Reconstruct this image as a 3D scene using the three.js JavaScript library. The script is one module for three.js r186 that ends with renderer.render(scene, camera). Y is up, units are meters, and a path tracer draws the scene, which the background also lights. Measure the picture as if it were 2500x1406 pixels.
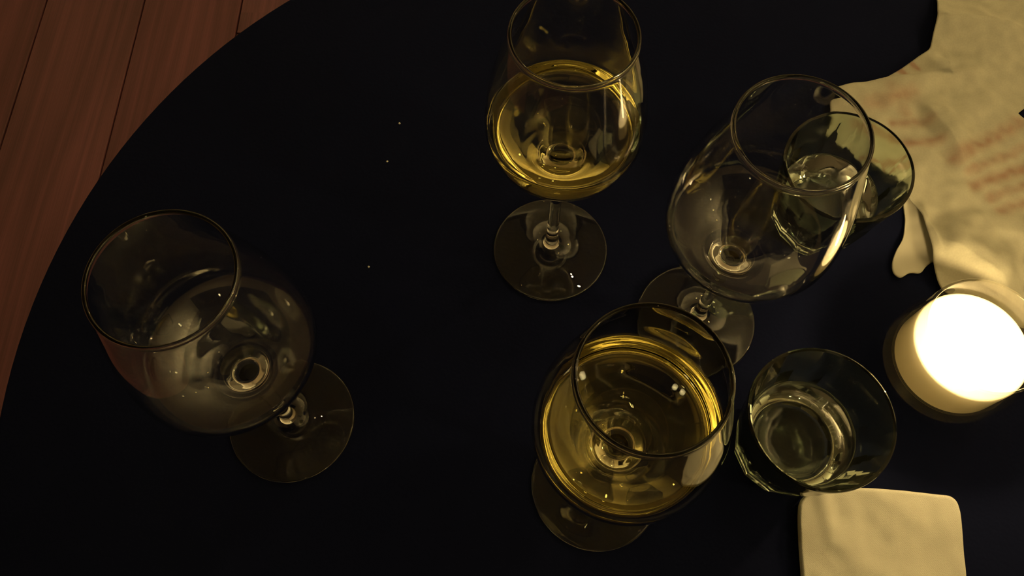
import * as THREE from 'three';
import { mergeGeometries, mergeVertices, toCreasedNormals } from 'three/addons/utils/BufferGeometryUtils.js';
import { RoundedBoxGeometry } from 'three/addons/geometries/RoundedBoxGeometry.js';
import { RectAreaLightUniformsLib } from 'three/addons/lights/RectAreaLightUniformsLib.js';
import { createNoise3D } from 'simplex-noise';
RectAreaLightUniformsLib.init();

// ---------------------------------------------------------------- camera, lamps, exposure
const T = 0.74;                                           // height of the table top
const scene = new THREE.Scene();
scene.background = new THREE.Color(0x000000);
const renderer = new THREE.WebGLRenderer({ antialias: true });
renderer.toneMapping = THREE.LinearToneMapping;
renderer.toneMappingExposure = 1.0;
renderer.shadowMap.enabled = true;
renderer.shadowMap.type = THREE.PCFSoftShadowMap;

const camera = new THREE.PerspectiveCamera(38.69, 2500 / 1406, 0.02, 30);
{
  const t = THREE.MathUtils.degToRad(23.868), r = THREE.MathUtils.degToRad(1.008);
  const fwd = new THREE.Vector3(0, -Math.cos(t), -Math.sin(t)), up = new THREE.Vector3(0, Math.sin(t), -Math.cos(t)), right = new THREE.Vector3(1, 0, 0);
  const r2 = right.clone().multiplyScalar(Math.cos(r)).addScaledVector(up, Math.sin(r));
  const u2 = up.clone().multiplyScalar(Math.cos(r)).addScaledVector(right, -Math.sin(r));
  camera.quaternion.setFromRotationMatrix(new THREE.Matrix4().makeBasis(r2, u2, fwd.clone().negate()));
  camera.position.set(0, T + 0.476, 0);
}
scene.add(camera);

const LAMP_COLOR = new THREE.Color().setRGB(1, 0.79, 0.35), CANDLE_COLOR = new THREE.Color().setRGB(1, 0.72, 0.33);
const SPOT = 0.28, CANDLE = 0.031, PENDANT = 0.15, WASH = 195;           // candela
const SPOTS = [[0.178, -0.690], [0.461, -0.656]];             // ceiling spots, aimed at the table

// ---------------------------------------------------------------- helpers
let seed = 20240;
const rnd = () => { seed = (seed * 1664525 + 1013904223) >>> 0; return seed / 4294967296; };
const noise = createNoise3D(rnd);
const used = {};
const numbered = (n) => { const base = n.replace(/_\d{3}$/, ''); const k = used[base] = (used[base] ?? -1) + 1; return k ? base + '_' + String(k).padStart(3, '0') : base; };
function shade(o) { o.castShadow = o.receiveShadow = true; return o; }
function obj(name, geometry, material, parent = scene) {
  const m = shade(new THREE.Mesh(geometry, material));
  if (parent === scene) m.name = numbered(name);
  else { const k = parent.children.filter((c) => c.userData.base === name).length; m.name = k ? name + '_' + String(k).padStart(3, '0') : name; m.userData.base = name; }
  parent.add(m);
  return m;
}
function thing(name, label, category, [x, y, z] = [0, 0, 0], group) {
  const o = new THREE.Group(); o.name = numbered(name); o.position.set(x, y, z);
  o.userData = { label, category }; if (group) o.userData.group = group;
  scene.add(o); return o;
}
function tag(o, label, category, group) { Object.assign(o.userData, { label, category }); if (group) o.userData.group = group; return o; }
const lathe = (pts, n = 128) => new THREE.LatheGeometry(pts.map(([x, y]) => new THREE.Vector2(Math.max(x, 0), y)), n);
const smooth = (a, b, x) => { const t = Math.min(1, Math.max(0, (x - a) / (b - a))); return t * t * (3 - 2 * t); };
const lin = (r, g, b) => new THREE.Color().setRGB(r, g, b);
function dataTexture(w, h, f, srgb = true) {
  const d = new Uint8Array(w * h * 4);
  for (let j = 0; j < h; j++) for (let i = 0; i < w; i++) {
    const c = f(i / w, j / h); const k = 4 * (j * w + i);
    for (let n = 0; n < 3; n++) d[k + n] = Math.max(0, Math.min(255, Math.round(255 * c[n])));
    d[k + 3] = 255;
  }
  const t = new THREE.DataTexture(d, w, h, THREE.RGBAFormat);
  t.magFilter = THREE.LinearFilter; t.minFilter = THREE.LinearFilter; t.wrapS = t.wrapT = THREE.RepeatWrapping;
  if (srgb) t.colorSpace = THREE.SRGBColorSpace;
  t.needsUpdate = true; return t;
}

// ---------------------------------------------------------------- materials
const glass = new THREE.MeshPhysicalMaterial({ color: 0xffffff, roughness: 0, transmission: 1, thickness: 0.01, ior: 1.52 });
const greenGlass = new THREE.MeshPhysicalMaterial({ color: lin(0.84, 0.95, 0.78), roughness: 0.07, transmission: 1, thickness: 0.01, ior: 1.52 });
const votiveGlass = new THREE.MeshPhysicalMaterial({ color: lin(0.97, 0.96, 0.9), roughness: 0, transmission: 1, thickness: 0, ior: 1.5 });
const water = new THREE.MeshPhysicalMaterial({ color: 0xffffff, roughness: 0, transmission: 1, thickness: 0.03, ior: 1.33 });
const wineMat = new THREE.MeshPhysicalMaterial({ color: 0xffffff, roughness: 0, transmission: 1, thickness: 0.03, ior: 1.34, attenuationColor: lin(0.95, 0.87, 0.47), attenuationDistance: 0.05 });
const tableTopMat = new THREE.MeshPhysicalMaterial({ color: lin(0.0060, 0.0078, 0.026), roughness: 0.9, specularIntensity: 0.06,
  bumpMap: dataTexture(256, 256, (u, v) => { const n = 0.5 + 0.25 * noise(u * 60, v * 60, 1) + 0.2 * noise(u * 17, v * 17, 4); return [n, n, n]; }, false), bumpScale: 0.0002 });
const blackMetal = new THREE.MeshStandardMaterial({ color: lin(0.012, 0.012, 0.014), roughness: 0.5, metalness: 0.6 });
const cornerTex = dataTexture(256, 256, (u, v) => { const n = 0.5 + 0.25 * Math.sin(u * 256 * Math.PI / 4) * Math.sin(v * 256 * Math.PI / 4) + 0.2 * noise(u * 40, v * 40, 9); return [n, n, n]; }, false);

// ---------------------------------------------------------------- the room
{
  const wallMat = new THREE.MeshStandardMaterial({ color: lin(0.07, 0.055, 0.04), roughness: 0.85 }), paleWall = new THREE.MeshStandardMaterial({ color: lin(0.60, 0.53, 0.42), roughness: 0.85 }), panelMat = new THREE.MeshStandardMaterial({ color: lin(0.55, 0.46, 0.34), roughness: 0.8 }), WAINSCOT = 1.45;
  const ceilMat = new THREE.MeshStandardMaterial({ color: lin(0.22, 0.20, 0.16), roughness: 0.9 });
  const X0 = -2.0, X1 = 1.6, Z0 = -2.4, Z1 = 2.0, H = 2.7, w = 0.12;
  const wall = (name, sx, sy, sz, x, y, z, m, inward) => {
    const o = obj(name, new THREE.BoxGeometry(sx, sy, sz), m); o.position.set(x, y, z); o.userData.kind = 'structure';
    if (inward) { // pale panelling up to shoulder height
      const long = inward[0] ? sz - 2 * w : sx;
      const p = obj('wainscot', new RoundedBoxGeometry(inward[0] ? 0.02 : long, WAINSCOT, inward[0] ? long : 0.02, 1, 0.004), panelMat, o);
      p.position.set(inward[0] * (w / 2 + 0.0095), WAINSCOT / 2 - H / 2, inward[1] * (w / 2 + 0.0095));
    }
    return o;
  };
  wall('wall_left', w, H, Z1 - Z0 + 2 * w, X0 - w / 2, H / 2, (Z0 + Z1) / 2, wallMat, [1, 0]);
  wall('wall_right', w, H, Z1 - Z0 + 2 * w, X1 + w / 2, H / 2, (Z0 + Z1) / 2, paleWall, [-1, 0]);
  wall('wall_back', X1 - X0, H, w, (X0 + X1) / 2, H / 2, Z0 - w / 2, paleWall, [0, 1]);
  wall('wall_front', X1 - X0, H, w, (X0 + X1) / 2, H / 2, Z1 + w / 2, wallMat, [0, -1]);
  wall('ceiling', X1 - X0 + 2 * w, w, Z1 - Z0 + 2 * w, (X0 + X1) / 2, H + w / 2, (Z0 + Z1) / 2, ceilMat);

  // floor: boards laid lengthwise, each one its own mesh, on a dark subfloor
  const floor = new THREE.Group(); floor.name = 'floor'; floor.userData.kind = 'structure'; scene.add(floor);
  const sub = obj('subfloor', new THREE.BoxGeometry(X1 - X0 + 2 * w, 0.1, Z1 - Z0 + 2 * w), new THREE.MeshStandardMaterial({ color: lin(0.012, 0.008, 0.006), roughness: 1 }), floor);
  sub.position.set((X0 + X1) / 2, -0.072, (Z0 + Z1) / 2);
  const grain = (k) => dataTexture(256, 1024, (u, v) => {
    const wob = 0.09 * noise(u * 2, v * 2.2, k * 7.3);
    const ring = 0.5 + 0.5 * Math.sin((u + wob) * 38 + 5 * noise(u * 3, v * 1.3, k + 20));
    const fine = noise(u * 90, v * 5, k + 3) * 0.5 + noise(u * 220, v * 12, k + 5) * 0.4;
    const broad = noise(u * 1.5, v * 2, k + 11);
    const s = 0.80 + 0.10 * ring + 0.10 * fine + 0.10 * broad;
    return [0.55 * s, 0.345 * s, 0.40 * s];
  });
  const mats = [0, 1, 2, 3].map((k) => { const t = grain(k); return new THREE.MeshStandardMaterial({ map: t, roughness: 0.62, color: [lin(1, 1, 1), lin(0.86, 0.84, 0.82), lin(1.08, 1.03, 1), lin(0.78, 0.72, 0.72)][k], bumpMap: t, bumpScale: 0.0004 }); });
  const PW = 0.186, gap = 0.0028;
  const plankGeo = (len) => {
    const g = new RoundedBoxGeometry(PW - gap, 0.022, len - gap, 1, 0.0018);
    const p = g.attributes.position, uv = g.attributes.uv;
    for (let i = 0; i < p.count; i++) uv.setXY(i, p.getX(i) / PW + 0.5, p.getZ(i) / 1.6 + 0.5);
    return g;
  };
  const geos = [1.1, 1.4, 1.7].map(plankGeo), lens = [1.1, 1.4, 1.7];
  let row = 0;
  for (let x = -0.898 - 6 * PW + PW / 2; x < X1; x += PW, row++) {
    if (x - PW / 2 < X0 - w) continue;
    let z = Z0 - 0.05 - [0.3, 0.75, 0.1, 0.55][row % 4];
    let k = row;
    while (z < Z1) {
      const i = (k * 7 + row * 3) % 3, c = z + lens[i] / 2;
      const m = obj('plank', geos[i], mats[(k * 5 + row) % 4], floor);
      m.position.set(x, -0.011, c);
      z += lens[i]; k++;
    }
  }
}

// lamps: two recessed spots over the table and small globe pendants round the room
{
  const housing = lathe([[0, -0.001], [0.024, -0.001], [0.030, 0.0], [0.046, 0.0], [0.048, -0.003], [0.045, -0.006], [0.032, -0.007], [0.028, -0.004], [0, -0.0035]].reverse(), 48);
  const disc = lathe([[0.0, -0.009], [0.004, -0.0085], [0.007, -0.0065], [0.0078, -0.004], [0, -0.004]], 32);
  const glow = new THREE.MeshStandardMaterial({ color: 0x222222, emissive: LAMP_COLOR, emissiveIntensity: 20 });
  const words = ['recessed ceiling spotlight with two small lenses, above the wine glasses', 'recessed ceiling spotlight with two small lenses, above the candle'];
  SPOTS.forEach(([x, z], i) => {
    const t = thing('ceiling_spotlight', words[i], 'spotlight', [x, 2.698, z]);
    obj('trim_ring', housing, blackMetal, t);
    for (const d of [-1, 1]) {
      const l = obj('lens', disc, glow, t); l.position.set(d * 0.0105, 0, d * (i ? 0.007 : -0.004));
      const s = new THREE.SpotLight(LAMP_COLOR, SPOT / 2, 0, THREE.MathUtils.degToRad(29), 1, 2);
      s.position.copy(t.position).add(l.position); s.position.y -= 0.02; s.target.position.set(x, 0, z + 0.3);
      s.castShadow = true; s.shadow.radius = 0.4; s.shadow.camera.near = 0.05;
      scene.add(s, s.target);
    }
  });
  // small bare globes hanging on cords round the room
  const cup = lathe([[0, -0.032], [0.030, -0.030], [0.046, -0.012], [0.048, 0], [0, 0]], 40);
  const cord = lathe([[0.0025, -1.06], [0.0025, -0.03]], 12), socket = lathe([[0.012, -1.085], [0.014, -1.075], [0.013, -1.052], [0.004, -1.046], [0, -1.046]], 24);
  const globe = new THREE.SphereGeometry(0.024, 32, 20).translate(0, -1.105, 0);
  const opal = new THREE.MeshStandardMaterial({ color: 0x332b20, emissive: LAMP_COLOR, emissiveIntensity: 60 });
  const places = [[-1.25, -1.75, 'small globe pendant in the back left corner', 0.6], [0.55, -1.75, 'small globe pendant by the back wall', 1], [1.05, -1.0, 'small globe pendant by the right wall, farther back of two', 1.1], [1.05, 0.35, 'small globe pendant by the right wall, nearer of two', 1.1], [0.1, 1.35, 'small globe pendant by the front wall', 0.7]];
  for (const [x, z, label, share] of places) {
    const t = thing('pendant_lamp', label, 'lamp', [x, 2.7, z]);
    obj('ceiling_cup', cup, blackMetal, t); obj('cord', cord, blackMetal, t); obj('socket', socket, blackMetal, t); obj('globe', globe, opal, t);
    const p = new THREE.PointLight(LAMP_COLOR, PENDANT * share, 0, 2);
    p.position.set(x, 2.7 - 1.105, z);
    p.castShadow = true; p.shadow.radius = 1.1; scene.add(p);
  }
}

// wall washers: long troughs under the ceiling, open towards the wall that they light
{
  const strip = new THREE.MeshStandardMaterial({ color: 0x332b20, emissive: LAMP_COLOR, emissiveIntensity: 6 });
  for (const [side, x, z, turn, len, share] of [['right', 1.6, -0.35, -Math.PI / 2, 3.0, 1], ['back', -0.1, -2.4, 0, 2.6, 0.45]]) {
    const t = thing('wall_washer', 'long black ceiling trough lamp lighting the ' + side + ' wall', 'lamp', [x, 2.699, z]); t.rotation.y = turn;
    obj('trough_back', new RoundedBoxGeometry(len, 0.08, 0.012, 1, 0.003).translate(0, -0.041, 0.630), blackMetal, t);
    obj('trough_top', new RoundedBoxGeometry(len, 0.012, 0.07, 1, 0.003).translate(0, -0.0065, 0.590), blackMetal, t);
    obj('trough_lip', new RoundedBoxGeometry(len, 0.01, 0.045, 1, 0.003).translate(0, -0.084, 0.6135), blackMetal, t);
    for (const e of [-1, 1]) obj('end_cap', new RoundedBoxGeometry(0.01, 0.086, 0.08, 1, 0.003).translate(e * (len / 2 + 0.0055), -0.0445, 0.596), blackMetal, t);
    const tilt = THREE.MathUtils.degToRad(14), l = obj('lamp_strip', new THREE.BoxGeometry(len - 0.04, 0.05, 0.006), strip, t);
    l.position.set(0, -0.043, 0.610); l.rotation.x = tilt;
    const a = new THREE.RectAreaLight(LAMP_COLOR, WASH * share, len - 0.04, 0.05);
    const n = new THREE.Vector3(0, -Math.sin(tilt), -Math.cos(tilt)), axis = new THREE.Vector3(0, 1, 0);
    a.position.copy(l.position).addScaledVector(n, 0.005).applyAxisAngle(axis, turn).add(t.position);   // just in front of the strip's face
    a.lookAt(a.position.clone().add(n.applyAxisAngle(axis, turn)));
    scene.add(a);
  }
}

// ---------------------------------------------------------------- the table
{
  const R = 0.3887;
  const t = thing('table', 'round black bar table under the glasses, candle and napkins', 'table', [0.0853, 0, -0.1524]);
  const top = lathe([[0, T - 0.028], [R - 0.01, T - 0.028], [R - 0.002, T - 0.026], [R, T - 0.022], [R, T - 0.0025], [R - 0.0008, T - 0.0007], [R - 0.0025, T], [R * 0.66, T], [R * 0.33, T], [0, T]], 180);
  { const p = top.attributes.position, uv = top.attributes.uv; for (let i = 0; i < p.count; i++) uv.setXY(i, p.getX(i) * 6, p.getZ(i) * 6); }
  obj('tabletop', toCreasedNormals(top, 0.6), tableTopMat, t);
  obj('pedestal', lathe([[0.0, 0.02], [0.06, 0.022], [0.034, 0.05], [0.03, 0.09], [0.03, T - 0.06], [0.06, T - 0.045], [0.12, T - 0.03], [0.12, T - 0.028], [0, T - 0.028]], 48), blackMetal, t);
  obj('base_plate', lathe([[0, 0.0], [0.22, 0.0], [0.222, 0.004], [0.215, 0.011], [0.06, 0.024], [0, 0.024]], 64), blackMetal, t);
}

// ---------------------------------------------------------------- wine glasses
const FOOT = 0.0367, GH = 0.2024;
// outer profile of the bowl: height, radius
const CONTROL = [[0.094, 0.004], [0.098, 0.009], [0.102, 0.0171], [0.107, 0.025], [0.113, 0.0322], [0.120, 0.0378], [0.130, 0.0406], [0.142, 0.0407], [0.156, 0.0391], [0.172, 0.0358], [0.188, 0.0317], [0.2024, 0.0280]];
function outerBowl(s, e) {
  const pts = CONTROL.map(([y, r]) => [r * (1 + (s - 1) * Math.min(1, Math.max(0, (GH - y) / (GH - 0.13)))), GH - (GH - y) * (1 + e)]);
  pts[0][0] = 0.0082; pts.splice(1, 1);
  const b = pts[0][1];
  pts.splice(1, 0, [0.0098, b + 0.0016], [0.0122, b + 0.0041]);
  return new THREE.CatmullRomCurve3(pts.map(([x, y]) => new THREE.Vector3(x, y, 0)), false, 'centripetal').getSpacedPoints(80).map((p) => [p.x, p.y]);
}
function innerWall(outer, t) {
  const out = [];
  for (let i = 0; i < outer.length; i++) {
    const a = outer[Math.max(0, i - 1)], b = outer[Math.min(outer.length - 1, i + 1)], [x, y] = outer[i];
    let nx = -(b[1] - a[1]), ny = b[0] - a[0]; const l = Math.hypot(nx, ny); nx /= l; ny /= l;
    const th = t + 0.0012 * (1 - smooth(0.012, 0.034, x)) * (y < 0.125 ? 1 : 0);
    if (x > 0.0165 || y > 0.13) out.push([x + nx * th, y + ny * th]);
  }
  // rounded bottom of the cup over a thick knot of glass
  const [x1, y1] = out[0], slope = (out[1][1] - y1) / (out[1][0] - x1), k = slope / (2 * x1), low = [];
  for (let i = 0; i < 14; i++) { const x = x1 * i / 14; low.push([x, y1 - k * (x1 * x1 - x * x)]); }
  return [...low, ...out];
}
function bowlGeometry(outer, inner) {
  const to = outer[outer.length - 1], ti = inner[inner.length - 1];
  const rim = [], cx = (to[0] + ti[0]) / 2, cy = to[1], r = 0.0009;      // fire-polished bead round the lip
  for (let i = -2; i <= 14; i++) { const a = Math.PI * i / 12; rim.push([cx + r * Math.cos(a), cy + r * Math.sin(a) * 1.1]); }
  return lathe([...outer.slice(0, -1), ...rim, ...inner.slice(0, -1).reverse()], 144);
}
const stemGeometry = (top) => lathe([[0.0052, 0.0105], [0.0043, 0.0150], [0.0037, 0.0230], [0.0034, 0.04], [0.0033, 0.07], [0.0034, top - 0.022], [0.0037, top - 0.014], [0.0044, top - 0.008], [0.0057, top - 0.0036], [0.0070, top - 0.0012], [0.0082, top]], 64);
const footGeo = (() => { const F = FOOT; return lathe([[0, 0.0012], [F * 0.5, 0.0007], [F * 0.85, 0.0003], [F - 0.0012, 0.0002], [F - 0.0004, 0.0004], [F, 0.0010], [F - 0.0003, 0.0016], [F - 0.0012, 0.0020], [F * 0.8, 0.0026], [F * 0.55, 0.0036], [F * 0.36, 0.0050], [0.0092, 0.0068], [0.0066, 0.0085], [0.0052, 0.0105]], 144); })();
function wineGeometry(INNER, level) {
  const g = 0.00012, pts = [];
  for (let i = 0; i < INNER.length; i++) {
    const [x, y] = INNER[i];
    if (y > level) break;
    pts.push([Math.max(0, x - g * (x > 0.001 ? 1 : 0)), y + (x < 0.02 ? g : 0)]);
  }
  const rim = pts[pts.length - 1][0];
  pts.push([rim - 0.00005, level + 0.0012], [rim - 0.0003, level + 0.0011], [rim - 0.0009, level + 0.0006], [rim - 0.0018, level + 0.00022], [rim - 0.0035, level + 0.00004], [rim - 0.007, level], [rim * 0.5, level], [0, level]);
  return lathe(pts, 144);
}
// hand-made glasses: the girth and the depth of the bowl differ a little from one to the next
function wineGlass(label, x, z, girth, depth, level) {
  const t = thing('wine_glass', label, 'wine glass', [x, T + 0.0002, z], level ? 'wine glasses with white wine' : 'empty wine glasses');
  const outer = outerBowl(girth, depth), inner = innerWall(outer, 0.0011);
  obj('bowl', bowlGeometry(outer, inner), glass, t); obj('stem', stemGeometry(outer[0][1]), glass, t); obj('foot', footGeo, glass, t);
  if (level) obj('wine', wineGeometry(inner, level), wineMat, t).userData.label = 'pale golden white wine in the bowl';
  return t;
}
wineGlass('empty wine glass standing by itself near the table edge and wooden floor', -0.1283, -0.1227, 1.021, 0.0078, 0);
wineGlass('white wine glass with its clear round foot in full view, farthest back', 0.0245, -0.2383, 0.964, -0.0633, 0.139);
wineGlass('empty wine glass standing in front of the water tumbler by the crumpled napkin', 0.1149, -0.1912, 1.018, 0.0392, 0);
wineGlass('white wine glass next to the tumbler by the folded napkin, seen from above', 0.0499, -0.0879, 0.9955, 0.0118, 0.138);

// ---------------------------------------------------------------- water tumblers
{
  const H = 0.0725, R = 0.0375, RB = 0.0262, NF = 12, seg = 144;
  function shell() {
    const outer = [], inner = [];
    for (let i = 0; i <= 34; i++) { const v = i / 34; outer.push(v); }
    const pos = [], idx = [];
    const rows = [];
    const polyR = (a) => { const s = 2 * Math.PI / NF, m = ((a % s) + s) % s - s / 2; return Math.cos(s / 2) / Math.cos(m); };
    rows.push({ y: 0.0015, r: 0.0, w: 0 }, { y: 0.0014, r: RB * 0.6, w: 0 }, { y: 0.0, r: RB * 0.82, w: 0.6 }, { y: 0.0003, r: RB * 0.95, w: 1 }, { y: 0.0016, r: RB, w: 1 });
    for (const v of outer.slice(1)) {
      const y = 0.0016 + (H - 0.0035) * v;
      rows.push({ y, r: RB + (R - RB) * Math.pow(v, 0.85) , w: 1 - smooth(0.58, 0.74, v) });
    }
    rows.push({ y: H - 0.0008, r: R - 0.0002, w: 0 }, { y: H, r: R - 0.0011, w: 0 }, { y: H - 0.0008, r: R - 0.0020, w: 0 });
    for (const v of outer.slice(1).reverse()) rows.push({ y: 0.0135 + (H - 0.0155) * v, r: (RB - 0.0042) + (R - 0.0022 - RB + 0.0042) * Math.pow(v, 0.8), w: 0 });
    rows.push({ y: 0.0118, r: RB - 0.0066, w: 0 }, { y: 0.0105, r: RB - 0.0105, w: 0 }, { y: 0.0100, r: RB * 0.35, w: 0 }, { y: 0.0100, r: 0, w: 0 });
    for (const { y, r, w } of rows) for (let k = 0; k <= seg; k++) {
      const a = (k / seg) * 2 * Math.PI, rr = r * (1 + w * (polyR(a) * 1.018 - 1));
      pos.push(rr * Math.sin(a), y, rr * Math.cos(a));
    }
    for (let j = 0; j < rows.length - 1; j++) for (let k = 0; k < seg; k++) { const a = j * (seg + 1) + k, b = a + seg + 1; idx.push(a, a + 1, b, b, a + 1, b + 1); }
    const g = new THREE.BufferGeometry();
    g.setAttribute('position', new THREE.Float32BufferAttribute(pos, 3)); g.setIndex(idx);
    const m = mergeVertices(g, 1e-6);
    return toCreasedNormals(m, 0.30);
  }
  function waterGeo(level) {
    const pts = [[0, 0.0102], [RB * 0.35, 0.0102], [RB - 0.0107, 0.0107]];
    for (let i = 0; i <= 20; i++) { const v = i / 34 * 1.7, y = 0.0135 + (H - 0.0155) * v; if (y > level) break; pts.push([(RB - 0.0042) + (R - 0.0022 - RB + 0.0042) * Math.pow(v, 0.8) - 0.0001, y]); }
    const r = pts[pts.length - 1][0];
    pts.push([r, level + 0.001], [r - 0.0008, level + 0.0005], [r - 0.002, level + 0.0001], [r - 0.005, level], [0, level]);
    return lathe(pts, 96);
  }
  const tg = shell(), wg = waterGeo(0.040);
  const make = (label, x, z, turn) => {
    const t = thing('tumbler', label, 'tumbler', [x, T + 0.0002, z], 'water tumblers'); t.rotation.y = turn;
    obj('tumbler_body', tg, greenGlass, t); obj('water', wg, water, t);
    return t;
  };
  make('faceted water tumbler beside the folded napkin and the candle', 0.1577, -0.1103, 0.1);
  make('faceted water tumbler on the crumpled napkin side, seen through the empty wine glass', 0.1942, -0.2608, 0.5);
}

// ---------------------------------------------------------------- candle in its glass
{
  const t = thing('candle', 'lit white candle burning in a low clear glass holder', 'candle', [0.2644, T + 0.0002, -0.1644]);
  const R0 = 0.038, R1 = 0.0345, H = 0.052;
  const prof = [[0, 0.0008], [R0 - 0.007, 0.0004], [R0 - 0.003, 0.0], [R0 - 0.0008, 0.0012], [R0, 0.004], [R0 + 0.0003, 0.014], [R0 - 0.0004, 0.028], [R1 + 0.0008, 0.042], [R1, H - 0.001], [R1 - 0.0008, H], [R1 - 0.0018, H - 0.001], [R1 - 0.0014, 0.042], [R0 - 0.0026, 0.028], [R0 - 0.0022, 0.014], [R0 - 0.0035, 0.0085], [R0 - 0.008, 0.0068], [0, 0.0066]];
  obj('glass_holder', lathe(prof, 128), votiveGlass, t);
  const wax = new THREE.MeshPhysicalMaterial({ color: lin(0.82, 0.78, 0.66), roughness: 0.55, transmission: 0.22, thickness: 0 });
  const W = 0.0331;
  obj('wax', lathe([[0, 0.0072], [W - 0.002, 0.0072], [W, 0.009], [W, 0.0328], [W - 0.0006, 0.0336], [W - 0.002, 0.0335], [W * 0.7, 0.0325], [W * 0.35, 0.0321], [0, 0.0321]], 96), wax, t);
  obj('wick', new THREE.TubeGeometry(new THREE.CatmullRomCurve3([new THREE.Vector3(0, 0.0319, 0), new THREE.Vector3(0.0002, 0.0350, 0), new THREE.Vector3(0.0005, 0.0390, 0.0003)]), 12, 0.0007, 8), new THREE.MeshStandardMaterial({ color: lin(0.02, 0.015, 0.01), roughness: 1 }), t);
  const flame = obj('flame', lathe([[0, 0.0335], [0.0024, 0.0350], [0.0044, 0.0395], [0.0053, 0.0450], [0.0050, 0.0510], [0.0038, 0.0580], [0.0022, 0.0650], [0.0008, 0.0705], [0, 0.0725]], 40), new THREE.MeshStandardMaterial({ color: 0x000000, emissive: CANDLE_COLOR, emissiveIntensity: 30 }), t);
  flame.castShadow = false;
  const p = new THREE.PointLight(CANDLE_COLOR, CANDLE, 0, 2); p.position.set(0.2644, T + 0.0560, -0.1644); p.castShadow = true; p.shadow.radius = 0.2; p.shadow.camera.near = 0.006; scene.add(p);
}

// ---------------------------------------------------------------- napkins
// a sheet of cloth inside a closed outline: top surface, a rounded hem and an underside
function sheet(outline, center, height, thick, n = 240, rings = 64) {
  const curve = new THREE.CatmullRomCurve3(outline.map(([x, z]) => new THREE.Vector3(x, 0, z)), true, 'centripetal');
  const edge = curve.getSpacedPoints(n).slice(0, n);
  const pos = [], uv = [], idx = [];
  const put = (x, y, z) => { pos.push(x, y, z); uv.push(x, -z); };
  const at = (k, t) => [center[0] + (edge[k].x - center[0]) * t, center[1] + (edge[k].z - center[1]) * t];
  for (const side of [0, 1]) {
    for (let j = 0; j <= rings; j++) {
      const t = j / rings;
      for (let k = 0; k < n; k++) {
        const [x, z] = at(k, t), h = height(x, z);
        const lip = Math.sqrt(Math.max(0, 1 - Math.pow(smooth(0, 1, (t - 0.97) / 0.03), 2)));
        const bottom = Math.max(0.0004, h - thick), mid = (h + bottom) / 2;
        put(x, side ? mid - (mid - bottom) * (j === rings ? 0 : lip) : mid + (h - mid) * (j === rings ? 0 : lip), z);
      }
    }
  }
  const row = (s, j) => (s * (rings + 1) + j) * n;
  for (const s of [0, 1]) for (let j = 0; j < rings; j++) for (let k = 0; k < n; k++) {
    const a = row(s, j) + k, b = row(s, j) + (k + 1) % n, c = row(s, j + 1) + k, d = row(s, j + 1) + (k + 1) % n;
    if (s === 0) idx.push(a, b, c, c, b, d); else idx.push(a, c, b, c, d, b);
  }
  const g = new THREE.BufferGeometry();
  g.setAttribute('position', new THREE.Float32BufferAttribute(pos, 3)); g.setAttribute('uv', new THREE.Float32BufferAttribute(uv, 2)); g.setIndex(idx);
  // make sure the top faces up
  const e1 = new THREE.Vector3(), signed = edge.reduce((s, p, k) => { const q = edge[(k + 1) % n]; return s + p.x * q.z - q.x * p.z; }, 0);
  if (signed > 0) { const I = g.index.array; for (let i = 0; i < I.length; i += 3) { const q = I[i + 1]; I[i + 1] = I[i + 2]; I[i + 2] = q; } }
  const m = mergeVertices(g, 1e-7); m.computeVertexNormals(); return m;
}
const segDist = (x, z, a, b) => { const dx = b[0] - a[0], dz = b[1] - a[1], t = Math.max(0, Math.min(1, ((x - a[0]) * dx + (z - a[1]) * dz) / (dx * dx + dz * dz))); return [Math.hypot(x - a[0] - t * dx, z - a[1] - t * dz), t, (x - a[0]) * dz - (z - a[1]) * dx > 0 ? 1 : -1]; };
const ridge = (x, z, a, b, w, h) => { const [d] = segDist(x, z, a, b); return h * Math.exp(-(d * d) / (w * w)); };
const fold = (x, z, a, b, w, h, side) => { const [d, t, s] = segDist(x, z, a, b); return h * smooth(0, 0.35, t) * (1 - smooth(0.65, 1, t)) * (s === side ? Math.exp(-(d * d) / (w * w)) : Math.exp(-(d * d) / (w * w * 0.06))); };
const LINEN = [0.57, 0.54, 0.46];
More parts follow.
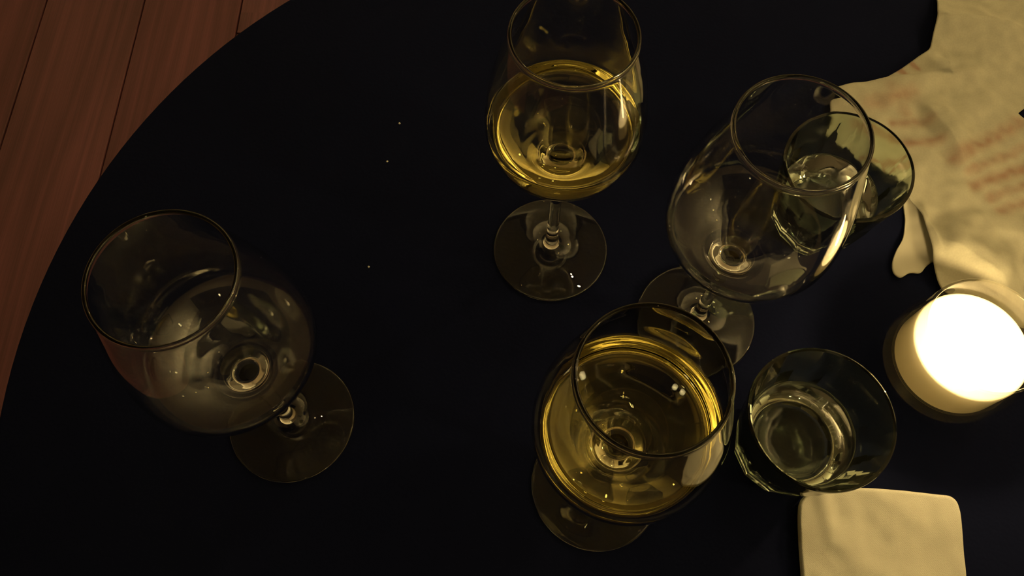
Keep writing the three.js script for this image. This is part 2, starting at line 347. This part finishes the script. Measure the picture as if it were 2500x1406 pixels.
{
  // the crumpled napkin, printed with faded rosy strokes
  const X0 = 0.20, X1 = 0.40, Z0 = -0.48, Z1 = -0.18;
  const strokes = [
    [[0.296, -0.3080], [0.350, -0.3400], 0.0048, 0.9], [[0.304, -0.2985], [0.356, -0.3240], 0.0034, 0.7], [[0.306, -0.2880], [0.360, -0.3110], 0.0040, 1.0], [[0.314, -0.2790], [0.362, -0.2985], 0.0034, 0.75], [[0.320, -0.2690], [0.362, -0.2870], 0.0040, 0.7],
    [[0.250, -0.3550], [0.276, -0.3610], 0.0062, 0.7], [[0.262, -0.3380], [0.284, -0.3400], 0.0040, 0.8], [[0.256, -0.3215], [0.288, -0.3225], 0.0036, 0.85], [[0.238, -0.3340], [0.258, -0.3240], 0.0044, 1.0], [[0.246, -0.3030], [0.266, -0.3050], 0.0036, 0.9], [[0.262, -0.3660], [0.272, -0.3470], 0.0045, 0.5],
    [[0.2735, -0.3840], [0.2765, -0.3815], 0.0022, 1.4], [[0.2840, -0.3880], [0.2870, -0.3850], 0.0022, 1.4],
  ];
  const map = dataTexture(768, 1024, (u, v) => {
    const x = X0 + u * (X1 - X0), z = -(-Z1 + v * (Z1 - Z0));
    let s = 0;
    for (const [a, b, w, k] of strokes) { const [d] = segDist(x + 0.0010 * noise(x * 90, z * 90, 2), z + 0.0012 * noise(x * 80, z * 80, 6), a, b); s = Math.max(s, k * Math.exp(-(d * d) / (w * w)) * (0.80 + 0.25 * noise(x * 110, z * 110, 3))); }
    s = Math.min(0.95, Math.max(0, s)) * 0.62;
    const n = 1 + 0.03 * noise(x * 90, z * 90, 5) + 0.02 * noise(x * 600, z * 600, 8);
    const to = [0.62, 0.44, 0.38];
    return [0, 1, 2].map((i) => (0.77 * [1, 0.98, 0.90][i] * (1 - s) + to[i] * s) * n);
  });
  const printed = new THREE.MeshPhysicalMaterial({ map, roughness: 0.95, specularIntensity: 0.3, sheen: 0.15, bumpMap: cornerTex.clone(), bumpScale: 0.00015 });
  printed.bumpMap.repeat.set(24, 24); printed.bumpMap.needsUpdate = true;
  const height = (x, z) => {
    let h = 0.0055 + 0.0022 * noise(x * 22, z * 22, 1) + 0.0009 * noise(x * 55, z * 55, 2);
    h += fold(x, z, [0.2800, -0.3680], [0.3070, -0.2900], 0.020, 0.0085, 1);          // bright crest right of the tumbler
    h += fold(x, z, [0.2300, -0.3690], [0.3420, -0.3830], 0.012, 0.0060, -1);         // hem running back from the point
    h += fold(x, z, [0.2950, -0.4300], [0.3900, -0.4180], 0.022, 0.0060, -1);
    h += fold(x, z, [0.3050, -0.2600], [0.3700, -0.2350], 0.020, 0.0050, 1);
    h += ridge(x, z, [0.3000, -0.3900], [0.327, -0.3830], 0.007, 0.0035);
    h += fold(x, z, [0.2690, -0.2790], [0.2700, -0.2300], 0.012, 0.0045, -1);        // sheet edge above the loose corner
    { // the sheet rises to a crest and falls away steeply towards the candle
      const ax = 0.2700, az = -0.2460, dx = 0.0290, dz = 0.0255, l = Math.hypot(dx, dz), t = ((x - ax) * dx + (z - az) * dz) / (l * l), d = (-(x - ax) * dz + (z - az) * dx) / l;
      const gate = smooth(-0.25, 0.35, t) * (1 - smooth(1.05, 1.6, t));
      h += gate * 0.0125 * (d > 0 ? 1 - smooth(-0.002, 0.017, d) : Math.exp(-(d * d) / 0.0007));
    }
    h += ridge(x, z, [0.2900, -0.4350], [0.3400, -0.4300], 0.018, 0.004);
    h += ridge(x, z, [0.3150, -0.3450], [0.3450, -0.3000], 0.012, -0.0022);
    return Math.max(0.0018, h);
  };
  const outline = [[0.3199, -0.4649], [0.3123, -0.4448], [0.3042, -0.4213], [0.2982, -0.4024], [0.2885, -0.3948], [0.2767, -0.3861], [0.2636, -0.3779], [0.2527, -0.3737], [0.2424, -0.3728], [0.2325, -0.3708], [0.2269, -0.3682], [0.2290, -0.3639], [0.2310, -0.3605], [0.2235, -0.3590], [0.2205, -0.3471], [0.2169, -0.33], [0.2219, -0.3217], [0.2344, -0.3121], [0.2487, -0.2978], [0.261, -0.2822], [0.2663, -0.2668], [0.2669, -0.2458], [0.2683, -0.2282], [0.2705, -0.2140], [0.2800, -0.2065], [0.2950, -0.1990], [0.3150, -0.1880], [0.3450, -0.1950], [0.370, -0.245], [0.372, -0.3068], [0.3626, -0.3364], [0.3555, -0.3424], [0.3502, -0.3512], [0.3598, -0.3605], [0.3698, -0.3659], [0.3913, -0.3825], [0.395, -0.41], [0.39, -0.462]];
  const g = sheet(outline, [0.302, -0.31], height, 0.0013, 360, 90);
  const uv = g.attributes.uv, p = g.attributes.position;
  for (let i = 0; i < p.count; i++) uv.setXY(i, (p.getX(i) - X0) / (X1 - X0), (-p.getZ(i) + Z1) / (Z1 - Z0));
  g.translate(-0.30, 0, 0.31);
  const t = thing('crumpled_napkin', 'large crumpled cream napkin with faded rosy print behind the candle', 'napkin', [0.30, T, -0.31]);
  obj('cloth', g, printed, t);
  const flapOutline = [[0.2602, -0.2935], [0.2591, -0.2745], [0.2577, -0.2622], [0.2539, -0.25], [0.2473, -0.2395], [0.2434, -0.2306], [0.2436, -0.224], [0.2467, -0.2212], [0.2539, -0.2248], [0.2613, -0.2255], [0.2653, -0.2296], [0.2692, -0.2326], [0.2740, -0.2350], [0.2760, -0.2626], [0.2740, -0.2906]];
  const plain = new THREE.MeshPhysicalMaterial({ color: lin(...LINEN), roughness: 0.95, specularIntensity: 0.3, sheen: 0.15 });
  const fg = sheet(flapOutline, [0.2630, -0.255], (x, z) => 0.0020 + 0.0012 * smooth(0.262, 0.246, x) + 0.0006 * noise(x * 60, z * 60, 4), 0.0011, 160, 40);
  fg.translate(-0.30, 0, 0.31);
  obj('loose_corner', fg, plain, t).userData.label = 'loose corner poking out under the sheet';

  // the folded napkin at the near edge: two plies, each with its own rounded fold
  const f = thing('folded_napkin', 'cream cloth napkin folded into a neat pad in front of the tumbler', 'napkin', [0.208, T, -0.04]);
  const cloth = new THREE.MeshPhysicalMaterial({ color: lin(0.64, 0.61, 0.53), roughness: 0.95, specularIntensity: 0.3, sheen: 0.2, bumpMap: cornerTex.clone(), bumpScale: 0.00012 });
  cloth.bumpMap.repeat.set(30, 30); cloth.bumpMap.needsUpdate = true;
  const pad = [[0.1632, -0.0740], [0.1648, -0.0800], [0.1688, -0.0835], [0.1730, -0.0848], [0.1808, -0.0860], [0.1949, -0.0878], [0.2226, -0.0870], [0.2431, -0.0851], [0.2505, -0.0841], [0.2535, -0.0815], [0.2542, -0.0770], [0.2532, -0.0664], [0.2507, -0.0413], [0.2480, 0.0000], [0.2470, 0.036], [0.2420, 0.040], [0.2000, 0.040], [0.1600, 0.040], [0.1560, 0.036], [0.1580, 0.000], [0.1606, -0.0400], [0.1616, -0.0583]];
  const soft = (x, z) => 0.0007 * noise(x * 28, z * 28, 12) + 0.0004 * noise(x * 70, z * 60, 15);
  const low = (x, z) => 0.0030;
  const high = (x, z) => 0.0062 + soft(x, z) + ridge(x, z, [0.1775, -0.084], [0.1785, -0.058], 0.0045, 0.0012) - ridge(x, z, [0.1690, -0.078], [0.1725, -0.068], 0.005, 0.0004) + ridge(x, z, [0.170, -0.03], [0.167, 0.03], 0.004, 0.0010) - ridge(x, z, [0.205, -0.062], [0.225, -0.055], 0.014, 0.0012);
  for (const [k, hf, th] of [[0.99, low, 0.0028], [1, high, 0.0030]]) {
    const o = pad.map(([x, z]) => [0.206 + (x - 0.206) * k, -0.025 + (z + 0.025) * k]);
    const pg = sheet(o, [0.206, -0.025], hf, th, 240, 70); pg.translate(-0.208, 0, 0.04);
    obj('ply', pg, cloth, f);
  }
}

// ---------------------------------------------------------------- crumbs on the bare table
{
  const mat = new THREE.MeshStandardMaterial({ color: lin(0.9, 0.87, 0.8), roughness: 0.9 });
  const words = ['tiny pale crumb on the bare table, farthest from the empty glass', 'tiny pale crumb on the bare table, middle of the three', 'tiny pale crumb on the bare table, nearest the glass with its foot in view'];
  [[-0.0802, -0.334, 0.0008], [-0.0863, -0.3028, 0.0007], [-0.092, -0.2236, 0.0007]].forEach(([x, z, r], i) => {
    const g = new THREE.IcosahedronGeometry(r, 1), p = g.attributes.position;
    for (let k = 0; k < p.count; k++) { const s = 1 + 0.3 * noise(p.getX(k) * 900, p.getY(k) * 900, i + p.getZ(k) * 900); p.setXYZ(k, p.getX(k) * s, p.getY(k) * s * 0.7, p.getZ(k) * s); }
    const m = obj('crumb', g, mat); m.position.set(x, T + r * 0.6, z); tag(m, words[i], 'crumb');
  });
}
scene.traverse((o) => { delete o.userData.base; });
renderer.render(scene, camera);
